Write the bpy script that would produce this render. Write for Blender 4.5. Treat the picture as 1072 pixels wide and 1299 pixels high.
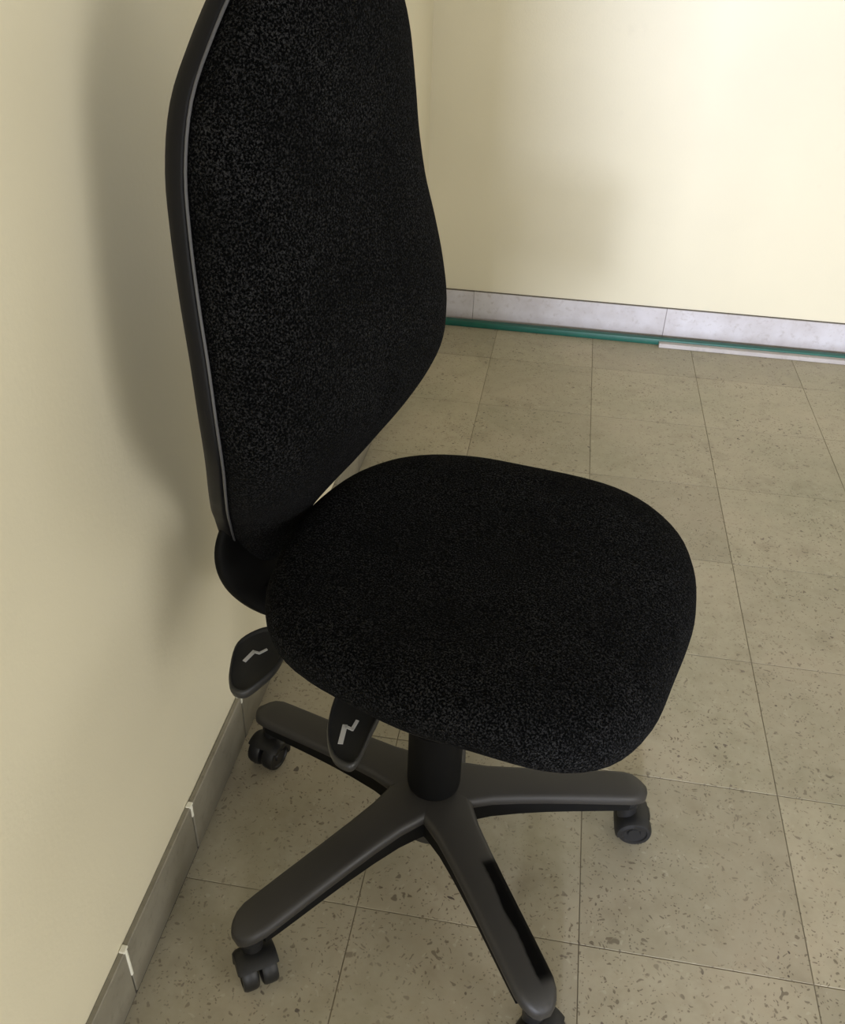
import bpy, bmesh, math, random
from mathutils import Vector, Matrix
random.seed(7)
S = bpy.context.scene
C = S.collection
for o in list(bpy.data.objects): bpy.data.objects.remove(o)

# ------------------------------------------------------------------ camera
FPX = 1150.363
cam_d = bpy.data.cameras.new('camera'); cam = bpy.data.objects.new('camera', cam_d); C.objects.link(cam)
cam_d.sensor_fit = 'VERTICAL'; cam_d.sensor_height = 24.0; cam_d.lens = FPX / 1299 * 24.0
cam_d.clip_start = 0.02; cam_d.clip_end = 60
Rm = Matrix(((0.98622883, -0.11660295, 0.11728789), (0.16257663, 0.55334091, -0.81693493), (0.03035684, 0.82475305, 0.56467767)))
cam.matrix_world = Matrix.Translation((0.07712578, -0.79891573, 1.14153608)) @ Rm.to_4x4()
S.camera = cam

# ------------------------------------------------------------------ light
W = bpy.data.worlds.new('sky'); S.world = W; W.use_nodes = True
W.node_tree.nodes['Background'].inputs[0].default_value = (0.80, 0.88, 1.0, 1)
W.node_tree.nodes['Background'].inputs[1].default_value = 0.4
def area(name, loc, rot, sx, sy, power, col):
    l = bpy.data.lights.new(name, 'AREA'); l.shape = 'RECTANGLE'; l.size = sx; l.size_y = sy; l.energy = power; l.color = col
    o = bpy.data.objects.new(name, l); C.objects.link(o); o.location = loc; o.rotation_euler = rot; return o
# daylight: tall glazed door in the right wall near the front, a window further back in it, and the corridor beyond the doorway
area('daylight_door', (2.72, -1.90, 1.00), (0, math.radians(90), 0), 1.7, 1.25, 50, (1.0, 0.98, 0.96))
area('daylight_window', (2.72, 1.00, 1.45), (0, math.radians(90), 0), 1.1, 1.2, 7, (0.97, 0.98, 1.0))
area('corridor_window', (.285, -6.50, 1.05), (math.radians(90), 0, 0), .50, 1.1, 560, (0.90, 0.96, 1.16))
area('doorway_fill', (.62, -2.74, .85), (math.radians(90), 0, 0), .80, 1.5, 26, (0.97, 0.98, 1.0))  # fill lamp added in the doorway to brighten the near side of the backrest
S.view_settings.view_transform = 'Standard'; S.view_settings.look = 'None'
S.view_settings.exposure = 0.0; S.view_settings.gamma = 1.0; S.view_settings.use_curve_mapping = False

# ------------------------------------------------------------------ materials
def new_mat(name):
    m = bpy.data.materials.new(name); m.use_nodes = True
    nt = m.node_tree; return m, nt, nt.nodes['Principled BSDF']
def node(nt, t, **kw):
    n = nt.nodes.new(t)
    for k, v in kw.items():
        if k in n.inputs: n.inputs[k].default_value = v
        else: setattr(n, k, v)
    return n
def noise(nt, scale, detail=4, rough=.5, vec=None, obj=True):
    n = node(nt, 'ShaderNodeTexNoise'); n.inputs['Scale'].default_value = scale; n.inputs['Detail'].default_value = detail; n.inputs['Roughness'].default_value = rough
    if vec is not None: nt.links.new(vec, n.inputs['Vector'])
    return n
def ramp(nt, fac, stops):
    r = node(nt, 'ShaderNodeValToRGB'); e = r.color_ramp.elements
    while len(e) < len(stops): e.new(0.5)
    for el, (p, c) in zip(e, stops): el.position = p; el.color = (*c, 1) if len(c) == 3 else c
    nt.links.new(fac, r.inputs[0]); return r.outputs[0]
def g(v): return (v, v, v)
def mixc(nt, fac, a, b, blend='MIX'):
    n = node(nt, 'ShaderNodeMix'); n.data_type = 'RGBA'; n.blend_type = blend
    for s, v in ((0, fac), (6, a), (7, b)):
        if hasattr(v, 'is_linked'): nt.links.new(v, n.inputs[s])
        else: n.inputs[s].default_value = v if s == 0 else ((*v, 1) if len(v) == 3 else v)
    return n.outputs[2]
def bump(nt, b, h, strength, dist):
    n = node(nt, 'ShaderNodeBump'); n.inputs['Strength'].default_value = strength; n.inputs['Distance'].default_value = dist
    nt.links.new(h, n.inputs['Height']); nt.links.new(n.outputs[0], b.inputs['Normal'])
def objco(nt):
    return node(nt, 'ShaderNodeTexCoord').outputs['Object']
def worldco(nt):
    return node(nt, 'ShaderNodeNewGeometry').outputs['Position']

def paint(name, col, rough=.38, spec=.5):
    m, nt, b = new_mat(name); co = worldco(nt)
    n1 = noise(nt, 1.6, 3, .5, co); n2 = noise(nt, 160, 3, .6, co); n3 = noise(nt, 9, 5, .6, co)
    c = mixc(nt, ramp(nt, n1.outputs[0], [(.35, g(0)), (.65, g(1))]), tuple(x * .95 for x in col), tuple(min(x * 1.03, .95) for x in col))
    c = mixc(nt, ramp(nt, n3.outputs[0], [(.66, g(0)), (.76, g(.35))]), c, tuple(x * .9 for x in col))
    nt.links.new(c, b.inputs['Base Color'])
    b.inputs['Roughness'].default_value = rough; b.inputs['Specular IOR Level'].default_value = spec
    bump(nt, b, n2.outputs[0], .12, .002)
    return m
M_wall = paint('cream_gloss_wall_paint', (.70, .643, .475), .42, .5)
M_ceil = paint('white_ceiling_paint', (.50, .49, .45), .7, .2)

def terrazzo():
    m, nt, b = new_mat('worn_terrazzo_tile'); co = worldco(nt)
    oi = node(nt, 'ShaderNodeObjectInfo')
    n1 = noise(nt, 3.2, 5, .6, co); n2 = noise(nt, 28, 5, .65, co); n3 = noise(nt, 260, 2, .5, co); n4 = noise(nt, 11, 4, .6, co)
    c = mixc(nt, ramp(nt, n1.outputs[0], [(.3, g(0)), (.7, g(1))]), (.292, .270, .184), (.400, .343, .250))
    c = mixc(nt, ramp(nt, n2.outputs[0], [(.35, g(0)), (.7, g(1))]), c, mixc(nt, .5, c, (.44, .40, .30)))
    # per tile tone
    t = node(nt, 'ShaderNodeMapRange'); nt.links.new(oi.outputs['Random'], t.inputs[0]); t.inputs[3].default_value = .90; t.inputs[4].default_value = 1.08
    hsv = node(nt, 'ShaderNodeHueSaturation'); nt.links.new(c, hsv.inputs['Color']); nt.links.new(t.outputs[0], hsv.inputs['Value']); c = hsv.outputs[0]
    # aggregate chips : distorted voronoi cells, only some of them dark
    dv = noise(nt, 40, 2, .5, co); vv = node(nt, 'ShaderNodeMixRGB'); vv.blend_type = 'ADD'; vv.inputs[0].default_value = .035
    nt.links.new(co, vv.inputs[1]); nt.links.new(dv.outputs['Color'], vv.inputs[2])
    dens = noise(nt, 5.5, 2, .5, co)
    for sc, rad, sel, col, st in ((70, .26, .80, (.125, .100, .070), .75), (135, .32, .70, (.135, .105, .072), .8), (230, .36, .72, (.12, .095, .065), .75), (36, .13, .78, (.060, .042, .036), .95), (48, .17, .88, (.13, .10, .085), .9), (90, .30, .80, (.46, .42, .32), .5)):
        v = node(nt, 'ShaderNodeTexVoronoi'); v.inputs['Scale'].default_value = sc; nt.links.new(vv.outputs[0], v.inputs['Vector'])
        near = ramp(nt, v.outputs['Distance'], [(rad * .7, g(1)), (rad, g(0))])
        sep = node(nt, 'ShaderNodeSeparateColor'); nt.links.new(v.outputs['Color'], sep.inputs[0])
        pick = ramp(nt, sep.outputs[0], [(sel, g(0)), (sel + .03, g(1))])
        mu = node(nt, 'ShaderNodeMath', operation='MULTIPLY'); nt.links.new(near, mu.inputs[0]); nt.links.new(pick, mu.inputs[1])
        m3 = node(nt, 'ShaderNodeMath', operation='MULTIPLY'); nt.links.new(mu.outputs[0], m3.inputs[0])
        nt.links.new(ramp(nt, dens.outputs[0], [(.35, g(.45 * st)), (.6, g(st))]), m3.inputs[1])
        c = mixc(nt, m3.outputs[0], c, col)
    # grime
    c = mixc(nt, ramp(nt, n4.outputs[0], [(.55, g(0)), (.75, g(.35))]), c, (.17, .14, .09))
    nt.links.new(c, b.inputs['Base Color'])
    nt.links.new(ramp(nt, n2.outputs[0], [(.3, g(.42)), (.7, g(.60))]), b.inputs['Roughness'])
    b.inputs['Specular IOR Level'].default_value = .4
    bump(nt, b, n3.outputs[0], .08, .001)
    return m
M_tile = terrazzo()

def dirty(name, col, dcol, rough=.6, zfade=0.03):
    m, nt, b = new_mat(name); co = worldco(nt)
    n1 = noise(nt, 12, 5, .6, co); n2 = noise(nt, 70, 4, .6, co)
    c = mixc(nt, ramp(nt, n1.outputs[0], [(.35, g(0)), (.7, g(.8))]), col, mixc(nt, .5, col, dcol))
    c = mixc(nt, ramp(nt, n2.outputs[0], [(.55, g(0)), (.75, g(.5))]), c, dcol)
    if zfade:   # scuffs and mop dirt gathered low on the piece
        sx = node(nt, 'ShaderNodeSeparateXYZ'); nt.links.new(co, sx.inputs[0])
        ad = node(nt, 'ShaderNodeMath', operation='MULTIPLY_ADD'); nt.links.new(n1.outputs[0], ad.inputs[0]); ad.inputs[1].default_value = -.03; nt.links.new(sx.outputs[2], ad.inputs[2])
        c = mixc(nt, ramp(nt, ad.outputs[0], [(0, g(.55)), (zfade, g(0))]), c, dcol)
    nt.links.new(c, b.inputs['Base Color']); b.inputs['Roughness'].default_value = rough
    bump(nt, b, n2.outputs[0], .1, .001)
    return m
M_skirt = dirty('grey_brown_skirting_tile', (.235, .215, .165), (.10, .088, .065), .45)
M_skirt_b = dirty('pale_skirting_tile', (.60, .575, .59), (.34, .29, .26), .5)
M_grout = dirty('floor_joint_grime', (.24, .205, .140), (.055, .040, .026), .9, 0)
M_white_grout = dirty('white_joint_filler', (.75, .73, .62), (.5, .46, .36), .8, 0)
M_green = dirty('green_painted_strip', (.007, .105, .072), (.006, .055, .045), .5, 0)
M_batten = dirty('white_painted_wood', (.46, .425, .40), (.27, .24, .21), .6, 0)
M_line = dirty('grey_seam_line', (.12, .105, .085), (.07, .06, .045), .9, 0)
M_dark_gap = dirty('dark_joint_dirt', (.045, .038, .03), (.02, .018, .015), .9, 0)

def fabric():
    m, nt, b = new_mat('black_wool_upholstery'); co = objco(nt)
    n1 = noise(nt, 500, 4, .8, co); n2 = noise(nt, 210, 4, .7, co); n3 = noise(nt, 14, 4, .6, co)
    sp = ramp(nt, n1.outputs[0], [(.49, g(0)), (.74, g(1))])
    c = mixc(nt, sp, (.0007, .0007, .0008), (.062, .062, .064))
    c = mixc(nt, ramp(nt, n3.outputs[0], [(.35, g(0)), (.7, g(.5))]), c, (.0018, .0018, .0019))
    nt.links.new(c, b.inputs['Base Color']); b.inputs['Roughness'].default_value = 1
    b.inputs['Specular IOR Level'].default_value = .03
    b.inputs['Sheen Weight'].default_value = .006; b.inputs['Sheen Roughness'].default_value = .5
    b.inputs['Sheen Tint'].default_value = (.75, .77, .8, 1)
    mx = node(nt, 'ShaderNodeMath', operation='ADD'); nt.links.new(n1.outputs[0], mx.inputs[0]); nt.links.new(n2.outputs[0], mx.inputs[1])
    bump(nt, b, mx.outputs[0], .55, .0022)
    return m
M_fabric = fabric()
def plastic(name, col, rough, spec=.5, grain=420, bs=.12, vary=.25):
    m, nt, b = new_mat(name); co = objco(nt)
    n1 = noise(nt, 9, 4, .6, co); n2 = noise(nt, grain, 3, .6, co)
    c = mixc(nt, n1.outputs[0], tuple(x * (1 - vary) for x in col), tuple(x * (1 + vary) for x in col))
    nt.links.new(c, b.inputs['Base Color'])
    nt.links.new(ramp(nt, n1.outputs[0], [(.3, g(rough - .05)), (.7, g(rough + .08))]), b.inputs['Roughness'])
    b.inputs['Specular IOR Level'].default_value = spec
    bump(nt, b, n2.outputs[0], bs, .0008)
    return m
M_shell = plastic('black_moulded_plastic', (.005, .005, .0062), .5, .18)
M_black = plastic('matt_black_plastic', (.0025, .0025, .0025), .65, .15)
M_base = plastic('dusty_charcoal_nylon', (.027, .025, .0228), .48, .4)
M_caster = plastic('dark_grey_caster_plastic', (.0105, .0102, .0100), .45, .35)
M_lever = plastic('black_satin_lever_plastic', (.020, .020, .020), .42, .4)
M_pipe = plastic('grey_piping', (.075, .075, .08), .4, .5)
M_symbol = plastic('pale_grey_print', (.50, .50, .50), .5, .4)
M_steel = plastic('dark_steel', (.02, .02, .02), .3, .5); M_steel.node_tree.nodes['Principled BSDF'].inputs['Metallic'].default_value = .6
M_steel_bright = plastic('scuffed_chrome', (.5, .5, .5), .3, .5)
def worn_base():
    m, nt, b = new_mat('charcoal_nylon_with_worn_black_side'); co = objco(nt)   # arm axis is local x, y across
    n1 = noise(nt, 9, 4, .6, co); n2 = noise(nt, 420, 3, .6, co); n3 = noise(nt, 17, 3, .5, co)
    sx = node(nt, 'ShaderNodeSeparateXYZ'); nt.links.new(co, sx.inputs[0])
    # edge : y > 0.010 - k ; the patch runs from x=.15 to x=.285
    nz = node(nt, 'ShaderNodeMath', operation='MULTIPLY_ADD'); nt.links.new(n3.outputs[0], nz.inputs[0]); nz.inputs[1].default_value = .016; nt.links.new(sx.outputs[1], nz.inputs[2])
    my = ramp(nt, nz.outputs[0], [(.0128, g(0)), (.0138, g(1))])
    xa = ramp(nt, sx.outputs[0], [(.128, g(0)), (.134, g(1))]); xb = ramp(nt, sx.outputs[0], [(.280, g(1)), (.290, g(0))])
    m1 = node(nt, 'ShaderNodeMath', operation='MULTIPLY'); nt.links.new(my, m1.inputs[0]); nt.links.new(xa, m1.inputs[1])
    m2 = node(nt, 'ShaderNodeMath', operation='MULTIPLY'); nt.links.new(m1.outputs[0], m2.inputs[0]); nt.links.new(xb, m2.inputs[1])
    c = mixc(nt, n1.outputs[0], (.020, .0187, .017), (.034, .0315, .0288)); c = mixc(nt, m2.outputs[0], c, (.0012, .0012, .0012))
    nt.links.new(c, b.inputs['Base Color'])
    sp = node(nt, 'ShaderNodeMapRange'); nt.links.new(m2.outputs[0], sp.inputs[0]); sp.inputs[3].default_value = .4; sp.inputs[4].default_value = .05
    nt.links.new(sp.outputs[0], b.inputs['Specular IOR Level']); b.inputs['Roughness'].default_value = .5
    bump(nt, b, n2.outputs[0], .12, .0008)
    return m
M_base_worn = worn_base()

# ------------------------------------------------------------------ helpers
def link(name, bm, mat, parent=None, smooth=True, loc=None, rot=None, angle=35):
    me = bpy.data.meshes.new(name); bmesh.ops.recalc_face_normals(bm, faces=bm.faces); bm.to_mesh(me); bm.free()
    if mat: me.materials.append(mat)
    if smooth:
        for p in me.polygons: p.use_smooth = True
        try: me.set_sharp_from_angle(angle=math.radians(angle))
        except Exception: pass
    o = bpy.data.objects.new(name, me); C.objects.link(o)
    if parent: o.parent = parent
    if loc: o.location = loc
    if rot: o.rotation_euler = rot
    return o
def box_bm(x0, x1, y0, y1, z0, z1, bev=0, seg=1, bm=None):
    b = bmesh.new(); bmesh.ops.create_cube(b, size=1)
    for v in b.verts: v.co = Vector(((x0 + x1) / 2 + v.co.x * (x1 - x0), (y0 + y1) / 2 + v.co.y * (y1 - y0), (z0 + z1) / 2 + v.co.z * (z1 - z0)))
    if bev: bmesh.ops.bevel(b, geom=b.edges[:], offset=bev, segments=seg, profile=.5, affect='EDGES')
    if bm is None: return b
    join(bm, b); return bm
def join(dst, src, M=None):
    mp = {}
    for v in src.verts: mp[v] = dst.verts.new(M @ v.co if M else v.co)
    for f in src.faces:
        try: dst.faces.new([mp[v] for v in f.verts])
        except ValueError: pass
    src.free(); return dst
def loft(rings, cap=True, closed=True):
    bm = bmesh.new(); R = [[bm.verts.new(p) for p in r] for r in rings]; n = len(R[0])
    for a, b in zip(R, R[1:]):
        for i in range(n if closed else n - 1): bm.faces.new((a[i], a[(i + 1) % n], b[(i + 1) % n], b[i]))
    if cap: bm.faces.new(R[0][::-1]); bm.faces.new(R[-1])
    return bm
def lathe(prof, n=40, cap=True):      # prof: (r, z)
    return loft([[(r * math.cos(2 * math.pi * i / n), r * math.sin(2 * math.pi * i / n), z) for i in range(n)] for r, z in prof], cap)
def tube(pts, r, n=8, closed=False):
    pts = [Vector(p) for p in pts]; rings = []; up = Vector((0, 0, 1)); N = len(pts); prev = None
    for i, p in enumerate(pts):
        a = pts[(i - 1) % N] if (closed or i > 0) else p; b = pts[(i + 1) % N] if (closed or i < N - 1) else p
        t = (b - a).normalized()
        if prev is None: prev = t.cross(up if abs(t.z) < .9 else Vector((1, 0, 0))).normalized()
        prev = (prev - t * prev.dot(t)).normalized(); q = t.cross(prev)
        rings.append([p + r * (math.cos(2 * math.pi * k / n) * prev + math.sin(2 * math.pi * k / n) * q) for k in range(n)])
    if closed:
        bm = bmesh.new(); R = [[bm.verts.new(p) for p in rr] for rr in rings]
        for i in range(N):
            a, b = R[i], R[(i + 1) % N]
            for k in range(n): bm.faces.new((a[k], a[(k + 1) % n], b[(k + 1) % n], b[k]))
        return bm
    return loft(rings)
def interp(x, tab):
    if x <= tab[0][0]: return tab[0][1]
    for i in range(len(tab) - 1):
        if x <= tab[i + 1][0]:
            # catmull-rom on the table
            x0, y0 = tab[i]; x1, y1 = tab[i + 1]; t = (x - x0) / (x1 - x0)
            xm, ym = tab[i - 1] if i > 0 else (x0 - (x1 - x0), 2 * y0 - y1)
            xp, yp = tab[i + 2] if i + 2 < len(tab) else (x1 + (x1 - x0), 2 * y1 - y0)
            m0 = (y1 - ym) / (x1 - xm) * (x1 - x0); m1 = (yp - y0) / (xp - x0) * (x1 - x0)
            return (2*t**3 - 3*t*t + 1)*y0 + (t**3 - 2*t*t + t)*m0 + (-2*t**3 + 3*t*t)*y1 + (t**3 - t*t)*m1
    return tab[-1][1]
def subsurf(o, lv=2):
    m = o.modifiers.new('smooth', 'SUBSURF'); m.levels = lv; m.render_levels = lv
def struct(o): o['kind'] = 'structure'; return o
def tag(o, label, cat): o['label'] = label; o['category'] = cat; return o

# ------------------------------------------------------------------ room shell
XL, YB = -0.3318, 1.9528            # faces of the left and back skirting tiles
XW, YW = XL - .008, YB + .010       # wall faces behind them
XR, YF, H = 2.60, -2.60, 2.62
wl = struct(link('wall_left', box_bm(XW - .12, XW, YF, YW, -.05, H), M_wall, smooth=False)); wl['label'] = 'smooth cream painted wall close behind the chair'
wb = struct(link('wall_back', box_bm(XW - .12, XR + .12, YW, YW + .12, -.05, H), M_wall, smooth=False)); wb['label'] = 'cream painted wall at the far side, brightly lit at right'
bm = box_bm(XR, XR + .12, YF, -2.55, -.05, H); box_bm(XR, XR + .12, -2.55, -1.25, 1.90, H, bm=bm); box_bm(XR, XR + .12, -1.25, .45, -.05, H, bm=bm); box_bm(XR, XR + .12, 1.55, YW, -.05, H, bm=bm)
box_bm(XR, XR + .12, .45, 1.55, -.05, .85, bm=bm); box_bm(XR, XR + .12, .45, 1.55, 2.05, H, bm=bm)
struct(link('wall_right', bm, M_wall, smooth=False))
bm = box_bm(XW - .12, .20, YF - .12, YF, -.05, H); box_bm(2.25, XR + .12, YF - .12, YF, -.05, H, bm=bm); box_bm(.20, 2.25, YF - .12, YF, 2.1, H, bm=bm)
struct(link('wall_front', bm, M_wall, smooth=False))
struct(link('ceiling', box_bm(XW - .12, XR + .12, YF - .12, YW + .12, H, H + .1), M_ceil, smooth=False))

# floor: joint bed with every terrazzo tile as its own piece
floor = struct(link('floor', box_bm(XW, XR, YF - .12, YW, -.06, -.0011), M_grout, smooth=False)); floor['label'] = 'worn beige terrazzo tile floor'
TS = 0.30
x_line = -0.0934; y_line = -0.1028      # a joint crossing: column joint x, row joint y
tiles = {}
def tile_mesh(w, d):
    k = (round(w, 4), round(d, 4))
    if k not in tiles:
        b = box_bm(-w / 2, w / 2, -d / 2, d / 2, -.012, 0)
        top = [e for e in b.edges if all(v.co.z > -.001 for v in e.verts)]
        bmesh.ops.bevel(b, geom=top, offset=.0003, segments=1, affect='EDGES')
        me = bpy.data.meshes.new('tile'); b.to_mesh(me); b.free(); me.materials.append(M_tile); tiles[k] = me
    return tiles[k]
J = .00075
i0 = -1; i1 = 9
for i in range(i0, i1):
    xa = max(x_line + i * TS, XW + .0005); xb = min(x_line + (i + 1) * TS, XR - .0005)
    if xb - xa < .02: continue
    for j in range(-9, 7):
        ya = max(y_line + j * TS, YF + .0005); yb = min(y_line + (j + 1) * TS, YW - .0005)
        if yb - ya < .012: continue
        o = bpy.data.objects.new('tile', tile_mesh(xb - xa - 2 * J, yb - ya - 2 * J)); C.objects.link(o); o.parent = floor
        o.location = ((xa + xb) / 2, (ya + yb) / 2, random.uniform(-.0002, 0))

# skirting on the left wall, 20 cm tiles
bl = struct(link('baseboard_left', box_bm(XW, XL - .004, YF, YW, 0, .100), M_dark_gap, smooth=False)); bl['label'] = 'dull grey-brown tile skirting along the left wall'
yj = -.2700
y = yj - 11 * .2075
ys = []
while y < YW: ys.append(y); y += .2075
skm = {}
for a, b_ in zip(ys, ys[1:] + [YW]):
    a = max(a, YF); b_ = min(b_, YB)
    if b_ - a < .02: continue
    d = round(b_ - a, 4)
    if d not in skm:
        bb = box_bm(-.004, .004, -d / 2 + .0016, d / 2 - .0016, .0105, .1035, .0012)
        me = bpy.data.meshes.new('skirting_tile'); bb.to_mesh(me); bb.free(); me.materials.append(M_skirt); skm[d] = me
    o = bpy.data.objects.new('skirting_tile', skm[d]); C.objects.link(o); o.parent = bl
    o.location = (XL - .004 + random.uniform(-.0006, .0006), (a + b_) / 2, random.uniform(-.0006, .0006)); o.rotation_euler = (random.uniform(-.003, .003), 0, 0)
for yy, h0 in ((yj, .052), (yj + .2075, .082), (yj + .415, .09)):
    bb = bmesh.new()
    box_bm(XL - .005, XL + .0012, yy - .0022, yy + .0020, h0, .1040, .0008, bm=bb)
    box_bm(XL - .0075, XL + .0002, yy - .004, yy + .006, .1015, .1050, .0008, bm=bb)
    o = link('joint_filler', bb, M_white_grout, bl, smooth=False); o['label'] = 'white filler in the skirting joint'

# skirting on the back wall, paler
bk = struct(link('baseboard_back', box_bm(XL, XR, YB + .0035, YW, 0, .1034), M_line, smooth=False)); bk['label'] = 'pale tile skirting along the back wall'
xj = .4205
x = xj - 2 * .60
xs = []
while x < XR: xs.append(x); x += .60
sbm = {}
for a, b_ in zip(xs, xs[1:] + [XR]):
    a = max(a, XL); b_ = min(b_, XR)
    if b_ - a < .02: continue
    d = round(b_ - a, 4)
    if d not in sbm:
        bb = box_bm(-d / 2 + .0004, d / 2 - .0004, -.004, .004, .007, .1015, .001)
        me = bpy.data.meshes.new('skirting_tile'); bb.to_mesh(me); bb.free(); me.materials.append(M_skirt_b); sbm[d] = me
    o = bpy.data.objects.new('skirting_tile', sbm[d]); C.objects.link(o); o.parent = bk
    o.location = ((a + b_) / 2, YB + .004 + random.uniform(-.0005, .0005), random.uniform(-.0004, .0004))

# window and door of the unseen sides (daylight comes through them)
bm = bmesh.new()
for (a, b_, c, d) in ((.45, .51, .85, 2.05), (1.49, 1.55, .85, 2.05), (.97, 1.03, .85, 2.05)): box_bm(XR + .03, XR + .08, a, b_, c, d, bm=bm)
box_bm(XR + .03, XR + .08, .45, 1.55, .85, .91, bm=bm); box_bm(XR + .03, XR + .08, .45, 1.55, 1.99, 2.05, bm=bm)
struct(link('window_1', bm, M_batten, smooth=False))
bm = bmesh.new()
for a, b_ in ((.205, .215), (2.20, 2.245)): box_bm(a, b_, YF - .10, YF - .02, 0, 2.1, bm=bm)
box_bm(.205, 2.245, YF - .10, YF - .02, 2.05, 2.095, bm=bm)
struct(link('door_1', bm, M_batten, smooth=False))
bm = bmesh.new()
for a, b_ in ((-2.545, -2.50), (-1.30, -1.255)): box_bm(XR + .02, XR + .09, a, b_, 0, 1.895, bm=bm)
box_bm(XR + .02, XR + .09, -2.545, -1.255, 1.85, 1.895, bm=bm)
struct(link('door_2', bm, M_batten, smooth=False))

# ------------------------------------------------------------------ strips lying along the back skirting
t = link('green_strip', box_bm(XL + .01, 1.45, 1.9110, 1.9335, 0, .0190, .0025, 2), M_green)
tag(t, 'long flat green painted strip lying on the floor against the back skirting', 'strip')
bm = box_bm(.4085, 1.55, 1.8905, 1.9108, 0, .0135, .0012, 1)
t = link('white_batten', bm, M_batten)
tag(t, 'narrow white wooden batten lying on the floor in front of the green strip at right', 'batten')

# ------------------------------------------------------------------ office chair
chair = bpy.data.objects.new('office_chair', None); C.objects.link(chair)
chair.location = (-.011, .006, 0); CA = math.radians(-19); chair.rotation_euler = (0, 0, CA)
tag(chair, 'black fabric swivel office chair without armrests on a five-arm castor base', 'chair')

# --- five-arm base
BX, BY = -.0039, .0113
LK = {0: .2900, 1: .2960, 2: .2960, 3: .2850, 4: .2895}
hub = lathe([(.030, .066), (.046, .066), (.050, .072), (.052, .108), (.050, .129), (.046, .1385), (.038, .141), (.02, .141)], 40)
base = link('base_hub', hub, M_base, chair, loc=(BX, BY, -.010))
def arm_bm(rib=False):
    rings = []
    L = .3110
    S_ = [.012, .03, .05, .08, .12, .16, .20, .24, .265, .282, .294, .302, .3065, L]
    for s in S_:
        hw = interp(s, [(0, .046), (.045, .0365), (.08, .0303), (.15, .0275), (.25, .0265), (.285, .0262)])
        if s > .278: hw *= math.sqrt(max(0.0, 1 - ((s - .278) / (L + .0012 - .278)) ** 2)) * .98 + .02
        top = interp(s, [(0, .1275), (.05, .1255), (.15, .1175), (.27, .1045), (.295, .1000), (L, .091)])
        bot = interp(s, [(0, .070), (.05, .078), (.15, .0800), (.27, .0735), (.295, .0735), (L, .076)])
        top += .0050; bot += .004
        r = []
        n = 6
        rad = min(.009, hw * .55)
        lo = max(top - .0150, bot)
        if rib:
            if s > .288 or s < .02: continue
            h2 = hw * .90; zt = top - .008; bot -= .001
            r = [(s, h2, zt), (s, h2 * .96, bot + .002), (s, h2 * .86, bot), (s, -h2 * .86, bot), (s, -h2 * .96, bot + .002), (s, -h2, zt)]
            rings.append(r); continue
        for k in range(n + 1):
            a = math.pi / 2 * k / n; r.append((s, hw - rad + rad * math.sin(a), top - rad + rad * math.cos(a)))
        r.append((s, hw * .995, lo + .001)); r.append((s, hw * .96, lo)); r.append((s, -hw * .96, lo)); r.append((s, -hw * .995, lo + .001))
        for k in range(n + 1):
            a = math.pi / 2 * (1 - k / n); r.append((s, -(hw - rad + rad * math.sin(a)), top - rad + rad * math.cos(a)))
        r.append((s, -hw * .33, top + .0012)); r.append((s, hw * .33, top + .0012))
        rings.append(r)
    return loft(rings)
A0 = 157.9
arm_me = rib_me = None
CAST = {0: -108, 1: -56, 2: -30, 3: 2, 4: 60}   # direction each castor trails towards (world degrees)
caster_src = None
CT = .013
def caster_parts(parent):
    # parent empty-like housing mesh: hood over twin wheels; roll axis = local y, trail towards local +x
    n = 20; rings = []
    R1 = .0278
    for yv, rr in ((-.0262, .018), (-.0252, .0240), (-.021, .0268), (-.012, R1), (0, R1), (.012, R1), (.021, .0268), (.0252, .0240), (.0262, .018)):
        r = []
        for k in range(n + 1):
            a = math.radians(48 + 152 * k / n)
            r.append((CT + rr * math.cos(a), yv, .0255 + rr * math.sin(a)))
        for k in range(n, -1, -1):
            a = math.radians(48 + 152 * k / n); q = max(rr - .0022, .001)
            r.append((CT + q * math.cos(a), yv * .93, .0255 + q * math.sin(a)))
        rings.append(r)
    bm = loft(rings)
    st = lathe([(.0125, .038), (.0135, .052), (.0135, .066), (.0105, .0675), (.0105, .0850)], 20); join(bm, st)
    return bm
def wheel_bm():
    return lathe([(.004, .0), (.0205, .0), (.0235, .0012), (.0250, .0040), (.0254, .010), (.0250, .0165), (.0232, .0200), (.0188, .0204), (.0176, .0184), (.0100, .0184), (.0085, .0208), (.002, .0208)], 32)
hood_me = wheel_me = stem_me = None
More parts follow.
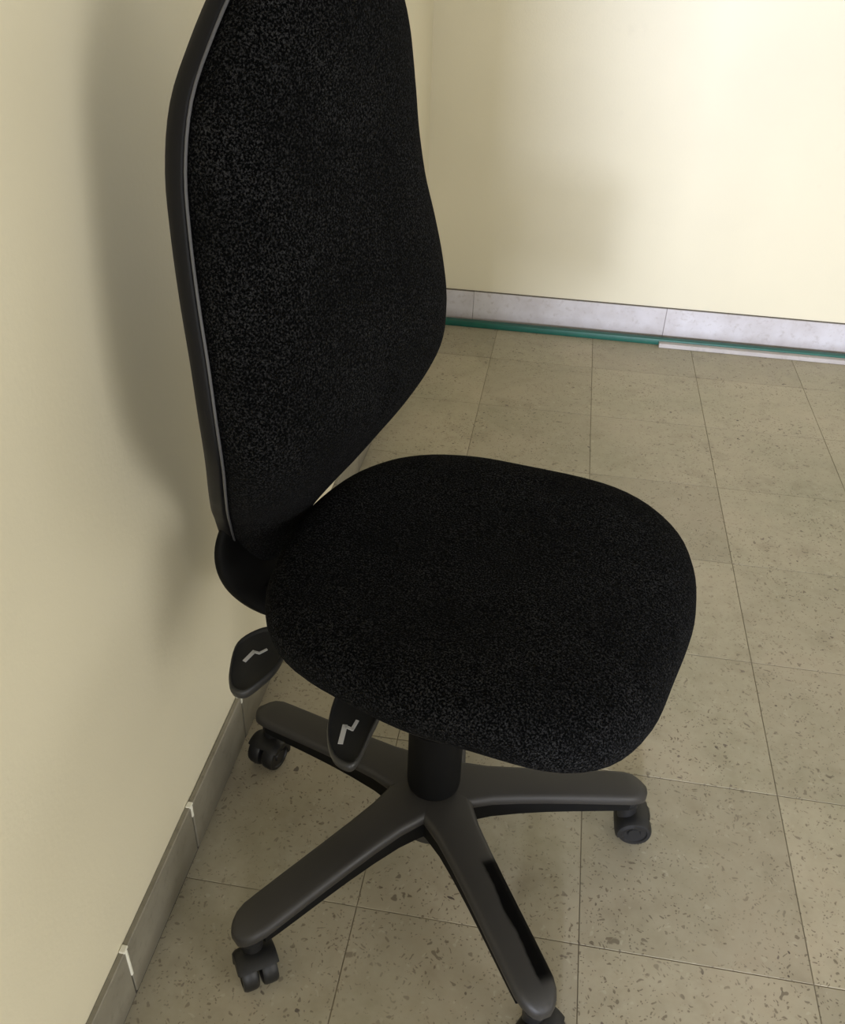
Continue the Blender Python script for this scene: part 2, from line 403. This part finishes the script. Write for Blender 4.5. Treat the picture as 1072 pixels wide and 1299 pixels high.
for k in range(5):
    ang = math.radians(A0 + 72 * k + (1.0 if k == 2 else 0)) - CA
    if arm_me is None:
        o = link('base_arm', arm_bm(), M_base, chair, angle=50); arm_me = o.data
    else:
        o = bpy.data.objects.new('base_arm', arm_me); C.objects.link(o); o.parent = chair
    o.rotation_euler = (0, 0, ang)
    if k == 2:
        o.data = arm_me.copy(); o.data.materials.clear(); o.data.materials.append(M_base_worn); o['label'] = 'base arm with black worn side'
    if rib_me is None:
        rb = link('arm_rib', arm_bm(True), M_black, o, angle=40); rib_me = rb.data; rb['label'] = 'recessed underside rib, shade under the arm put into its black colour'  # black material deepens the shade in the recess below the arm cap
    else:
        rb = bpy.data.objects.new('arm_rib', rib_me); C.objects.link(rb); rb.parent = o; rb['label'] = 'recessed underside rib, shade under the arm put into its black colour'
    pos = (BX + LK[k] * math.cos(ang), BY + LK[k] * math.sin(ang), 0); o.location = (BX, BY, 0); o.scale = (LK[k] / .2895, 1, 1)
    if hood_me is None:
        c = link('caster', caster_parts(None), M_caster, chair, angle=40); hood_me = c.data
    else:
        c = bpy.data.objects.new('caster', hood_me); C.objects.link(c); c.parent = chair
    c.location = pos; c.rotation_euler = (0, 0, math.radians(CAST[k]) - CA)
    for sgn in (-1, 1):
        if wheel_me is None:
            w = link('wheel', wheel_bm(), M_caster, c); wheel_me = w.data
        else:
            w = bpy.data.objects.new('wheel', wheel_me); C.objects.link(w); w.parent = c
        w.location = (CT, sgn * .0020, .0255); w.rotation_euler = (-sgn * math.pi / 2, 0, 0)

# --- gas column with its telescopic cover
_cc = link('column_cover', lathe([(.028, .140), (.0355, .1405), (.0365, .147), (.0362, .255), (.0362, .256), (.0330, .258), (.0325, .330), (.0300, .332), (.0295, .385), (.02, .386)], 48), M_black, chair, loc=(BX, BY, -.006))
link('gas_column', lathe([(.0135, .050), (.0140, .06), (.0140, .40), (.0130, .415)], 24), M_steel, chair, loc=(BX, BY, 0))

# --- seat: plan outline in chair coordinates (u forward, v left)
SEAT = [(-.208, 0), (-.2060, .040), (-.200, .078), (-.187, .118), (-.163, .163), (-.125, .200), (-.070, .226), (0, .2395), (.07, .2480), (.13, .2440), (.18, .2280), (.218, .200), (.243, .162), (.259, .118), (.271, .065), (.275, 0)]
V0 = .010
def outline(n=96):
    P = [Vector((u, v)) for u, v in SEAT] + [Vector((u, -v)) for u, v in SEAT[-2:0:-1]]
    # closed catmull-rom resampled by arc length
    Q = []; N = len(P)
    for i in range(N):
        p0, p1, p2, p3 = P[i - 1], P[i], P[(i + 1) % N], P[(i + 2) % N]
        for s in range(8):
            t_ = s / 8; Q.append(.5 * ((2 * p1) + (p2 - p0) * t_ + (2 * p0 - 5 * p1 + 4 * p2 - p3) * t_ ** 2 + (3 * p1 - p0 - 3 * p2 + p3) * t_ ** 3))
    d = [0]
    for i in range(len(Q)): d.append(d[-1] + (Q[(i + 1) % len(Q)] - Q[i]).length)
    out = []; j = 0
    for k in range(n):
        s = d[-1] * k / n
        while d[j + 1] < s: j += 1
        t_ = (s - d[j]) / (d[j + 1] - d[j]); out.append(Q[j].lerp(Q[(j + 1) % len(Q)], t_))
    return out
OUT = outline()
SC = Vector((.03, 0))
def zseat(u, v):    # reference height of the seat rim plane: waterfall front, slightly raised rear
    f = 0
    if u > .10: f -= .030 * ((u - .10) / .175) ** 2
    if u < -.08: f += .006 * ((-.08 - u) / .13) ** 2
    return f
STH = [.906, .891, .945, .918, .889, 1.013, .985, 1.005, .995, .953, .941, .936]     # radial trim every 30 degrees from the rear
def sadj(u, v, z):
    a = (math.degrees(math.atan2(v, u - SC.x)) + 180) / 30; i = int(math.floor(a)); t_ = a - i
    q = [STH[(i + d) % 12] for d in (-1, 0, 1, 2)]
    k = .5 * ((2 * q[1]) + (q[2] - q[0]) * t_ + (2 * q[0] - 5 * q[1] + 4 * q[2] - q[3]) * t_ ** 2 + (3 * q[1] - q[0] - 3 * q[2] + q[3]) * t_ ** 3)
    k = 1 + (k - 1) * min(1, math.hypot(u - SC.x, v) / .24)
    uu = (u - SC.x) * k
    return (SC.x + uu, V0 + v * k, z + zseat(u, v) + .0069 - .0116 * uu)
def seat_rings():
    rings = []
    # (scale, z) from bottom centre out round the edge and over the top
    prof = [(.20, .468), (.60, .467), (.86, .466), (.93, .468), (.965, .473), (.988, .481), (.998, .4905), (1.0, .500), (.994, .5085), (.978, .5165), (.95, .5228), (.91, .5268), (.86, .5290), (.79, .5300), (.70, .5295), (.58, .528), (.45, .526), (.32, .5245), (.18, .5235), (.06, .523)]
    for sc, z in prof:
        rings.append([sadj(SC.x + (p.x - SC.x) * sc, p.y * sc, z) for p in OUT])
    return rings
seat = link('seat', loft(seat_rings()), M_fabric, chair, angle=80)
# underside shell
rings = []
for sc, z in ((.05, .444), (.5, .445), (.82, .449), (.90, .456), (.935, .4665), (.93, .470)):
    rings.append([sadj(SC.x + (p.x - SC.x) * sc, p.y * sc, z) for p in OUT])
link('seat_shell', loft(rings), M_shell, chair, angle=60)

# --- mechanism under the seat
bm = bmesh.new()
box_bm(-.150, .070, -.060, .060, .392, .446, .010, 3, bm)
box_bm(-.245, -.13, -.032, .032, .388, .412, .008, 2, bm)
join(bm, lathe([(.030, .372), (.036, .376), (.036, .395)], 28))
link('tilt_mechanism', bm, M_black, chair)

# --- backrest
HW = [(.428, .0), (.434, .024), (.447, .046), (.470, .072), (.50, .100), (.55, .138), (.60, .174), (.65, .199), (.70, .2115), (.75, .2130), (.80, .2085), (.85, .2000), (.90, .1900), (.95, .1830), (1.00, .1760), (1.04, .1650), (1.075, .145), (1.10, .120), (1.12, .086), (1.130, .052), (1.134, 0)]
UE = [(.42, -.236), (.44, -.234), (.47, -.228), (.50, -.215), (.55, -.190), (.60, -.160), (.65, -.140), (.70, -.1290), (.75, -.1280), (.80, -.1320), (.85, -.1400), (.90, -.1490), (.95, -.1540), (1.0, -.1530), (1.05, -.149), (1.10, -.149), (1.14, -.152)]
_HS = [(.44, .560), (.52, .600), (.60, .747), (.70, .875), (.80, .893), (.90, .895), (1.0, .857), (1.1, .671), (1.14, .615)]
_US = [(.42, -.0090), (.44, -.0110), (.52, -.0175), (.60, -.0118), (.70, .0080), (.80, .0085), (.90, .0065), (1.0, .0090), (1.1, .0189), (1.14, .020)]
HW = [(w, h * interp(w, _HS)) for w, h in HW]
UE = [(w, u + interp(w, _US)) for w, u in UE]
BOUT = []                       # outline points (v, w) round the backrest, as half width follows height
def back_outline():
    half = []
    Wd = [w for w, _ in HW]
    P = [Vector((h, w)) for w, h in HW]
    Q = []
    N = len(P)
    for i in range(N - 1):
        p1, p2 = P[i], P[i + 1]
        p0 = P[i - 1] if i > 0 else Vector((-P[1].x, P[1].y)); p3 = P[i + 2] if i + 2 < N else Vector((-P[N - 2].x, P[N - 2].y))
        for s in range(8):
            t_ = s / 8; Q.append(.5 * ((2 * p1) + (p2 - p0) * t_ + (2 * p0 - 5 * p1 + 4 * p2 - p3) * t_ ** 2 + (3 * p1 - p0 - 3 * p2 + p3) * t_ ** 3))
    Q.append(P[-1])
    full = Q + [Vector((-q.x, q.y)) for q in Q[-2:0:-1]]
    d = [0]; M = len(full)
    for i in range(M): d.append(d[-1] + (full[(i + 1) % M] - full[i]).length)
    out = []; j = 0; n = 128
    for k in range(n):
        s = d[-1] * k / n
        while d[j + 1] < s: j += 1
        t_ = (s - d[j]) / (d[j + 1] - d[j]); out.append(full[j].lerp(full[(j + 1) % M], t_))
    return out
BOUT = back_outline()
BC = Vector((0, .79))
def ue(w): return interp(w, UE)
def b_ring(sc, du, off=0):      # scaled outline, offset forward du
    r = []
    for p in BOUT:
        q = Vector((p.x * sc, BC.y + (p.y - BC.y) * sc))
        if off:
            dirv = (p - BC).normalized(); q = q + dirv * off
        r.append((ue(q.y) + du, q.x, q.y))
    return r
# front cushion
rings = []
for sc, du, off in ((.5, -.0255, 0), (.985, -.0255, -.001), (.999, -.0228, 0), (1.0, -.012, 0), (1.0, -.005, 0), (.996, -.0005, 0), (0.988, 0.005, 0), (0.968, 0.0105, 0), (0.935, 0.0165, 0), (0.89, 0.0225, 0), (0.82, 0.029, 0), (0.73, 0.0345, 0), (0.62, 0.038, 0), (0.48, 0.0398, 0), (0.33, 0.0403, 0), (0.17, 0.0404, 0), (0.03, 0.0404, 0)):
    rings.append(b_ring(sc, du, off))
link('backrest', loft(rings), M_fabric, chair, angle=80)
# moulded shell wrapping the rear and the side of the cushion
rings = []
for sc, du, off in ((.97, -.024, 0), (1.0, -.0225, .0015), (1.0, -.0225, .0045), (1.0, -.0245, .0060), (1.0, -.034, .0062), (1.0, -.0405, .0040), (.985, -.046, .001), (.93, -.0505, 0), (.75, -.0545, 0), (.4, -.057, 0), (.05, -.058, 0)):
    rings.append(b_ring(sc, du, off))
link('back_shell', loft(rings), M_shell, chair, angle=60)
# piping along the seam
bm = tube([(ue(p.y) - .0205, p.x + (p - BC).normalized().x * .0035, p.y + (p - BC).normalized().y * .0035) for p in BOUT], .0014, 8, True)
link('piping', bm, M_pipe, chair)
# broad bracket carrying the backrest
BRK = ((.36, .028, -.220, .030), (.38, .048, -.238, .032), (.41, .067, -.252, .032), (.44, .078, -.260, .030), (.47, .080, -.264, .026), (.50, .075, -.262, .022), (.54, .062, -.250, .018), (.58, .046, -.232, .014), (.60, .034, -.222, .010))
rings = []
for i in range(33):
    w = .60 - .24 * i / 32; hw, u, th = (interp(w, [(q[0], q[j]) for q in BRK]) for j in (1, 2, 3)); r = []
    for k in range(40):
        a = 2 * math.pi * k / 40; ca, sa = math.cos(a), math.sin(a)
        r.append((u + th * .5 * math.copysign(abs(sa) ** .7, sa), hw * math.copysign(abs(ca) ** .6, ca), w))
    rings.append(r)
link('back_bracket', loft(rings), M_black, chair, angle=60)

# --- two paddle levers with printed symbols
def paddle(outl, z, tilt, stem_from, stem_to, sym, thick=.014, name='lever'):
    c = Vector((sum(p[0] for p in outl) / len(outl), sum(p[1] for p in outl) / len(outl)))
    P = [Vector(p) for p in outl]; Q = []; N = len(P)
    for i in range(N):
        p0, p1, p2, p3 = P[i - 1], P[i], P[(i + 1) % N], P[(i + 2) % N]
        for s in range(5):
            t_ = s / 5; Q.append(.5 * ((2 * p1) + (p2 - p0) * t_ + (2 * p0 - 5 * p1 + 4 * p2 - p3) * t_ ** 2 + (3 * p1 - p0 - 3 * p2 + p3) * t_ ** 3))
    def zz(q): return z + tilt[0] * (q.x - c.x) + tilt[1] * (q.y - c.y)
    rings = []
    for sc, dz in ((.2, -thick), (.85, -thick), (.96, -thick * .8), (1, -thick * .45), (1, -.003), (.975, -.0006), (.94, 0), (.90, -.0002), (.87, -.0020), (.84, -.0024), (.4, -.0024), (.05, -.0024)):
        r = []
        for q in Q:
            s = c + (q - c) * sc; r.append((s.x, s.y, zz(s) + dz))
        rings.append(r)
    bm = loft(rings)
    if stem_from: join(bm, tube([stem_from, stem_to], .0075, 12))
    o = link(name, bm, M_lever, chair, angle=50)
    bs = bmesh.new()
    for a, b_, wd in sym:        # strokes of the printed symbol, each a thin raised bar
        a = Vector(a); b_ = Vector(b_); d = (b_ - a).normalized(); nrm = Vector((-d.y, d.x)) * wd; a = a - d * wd * .6; b_ = b_ + d * wd * .6
        vs = [bs.verts.new((q.x, q.y, zz(q) - .0024 + h)) for h in (.0009, 0) for q in (a + nrm, b_ + nrm, b_ - nrm, a - nrm)]
        bs.faces.new(vs[:4]); bs.faces.new(vs[4:][::-1])
        for i in range(4): bs.faces.new((vs[i], vs[i + 4], vs[(i + 1) % 4 + 4], vs[(i + 1) % 4]))
    s = link('lever_symbol', bs, M_symbol, o, smooth=False); s['label'] = 'pale grey zigzag symbol'
    return o
LEVERS = []
o = paddle([(-0.152, -0.203), (-0.170, -0.182), (-0.186, -0.147), (-0.176, -0.118), (-0.158, -0.108), (-0.133, -0.127), (-0.125, -0.157), (-0.130, -0.190), (-0.137, -0.203)],
       .430, (0, .12), (-.150, -.125, .420), (-.110, -.050, .418),
       [((-.162, -.164), (-.161, -.149), .0022), ((-.161, -.149), (-.154, -.148), .0014), ((-.154, -.148), (-.150, -.140), .0014)])
o['label'] = 'rear paddle lever below the seat edge'
o = paddle([(-0.045, -0.150), (-0.020, -0.142), (0.007, -0.150), (0.015, -0.187), (0.020, -0.223), (0.010, -0.231), (-0.010, -0.224), (-0.032, -0.195)],
       .430, (0, .12), (-.015, -.155, .420), (-.015, -.050, .418),
       [((-.007, -.209), (-.014, -.190), .0026), ((-.014, -.190), (-.005, -.190), .0015), ((-.005, -.190), (-.006, -.179), .0018)])
o['label'] = 'front paddle lever with a bright zigzag symbol'
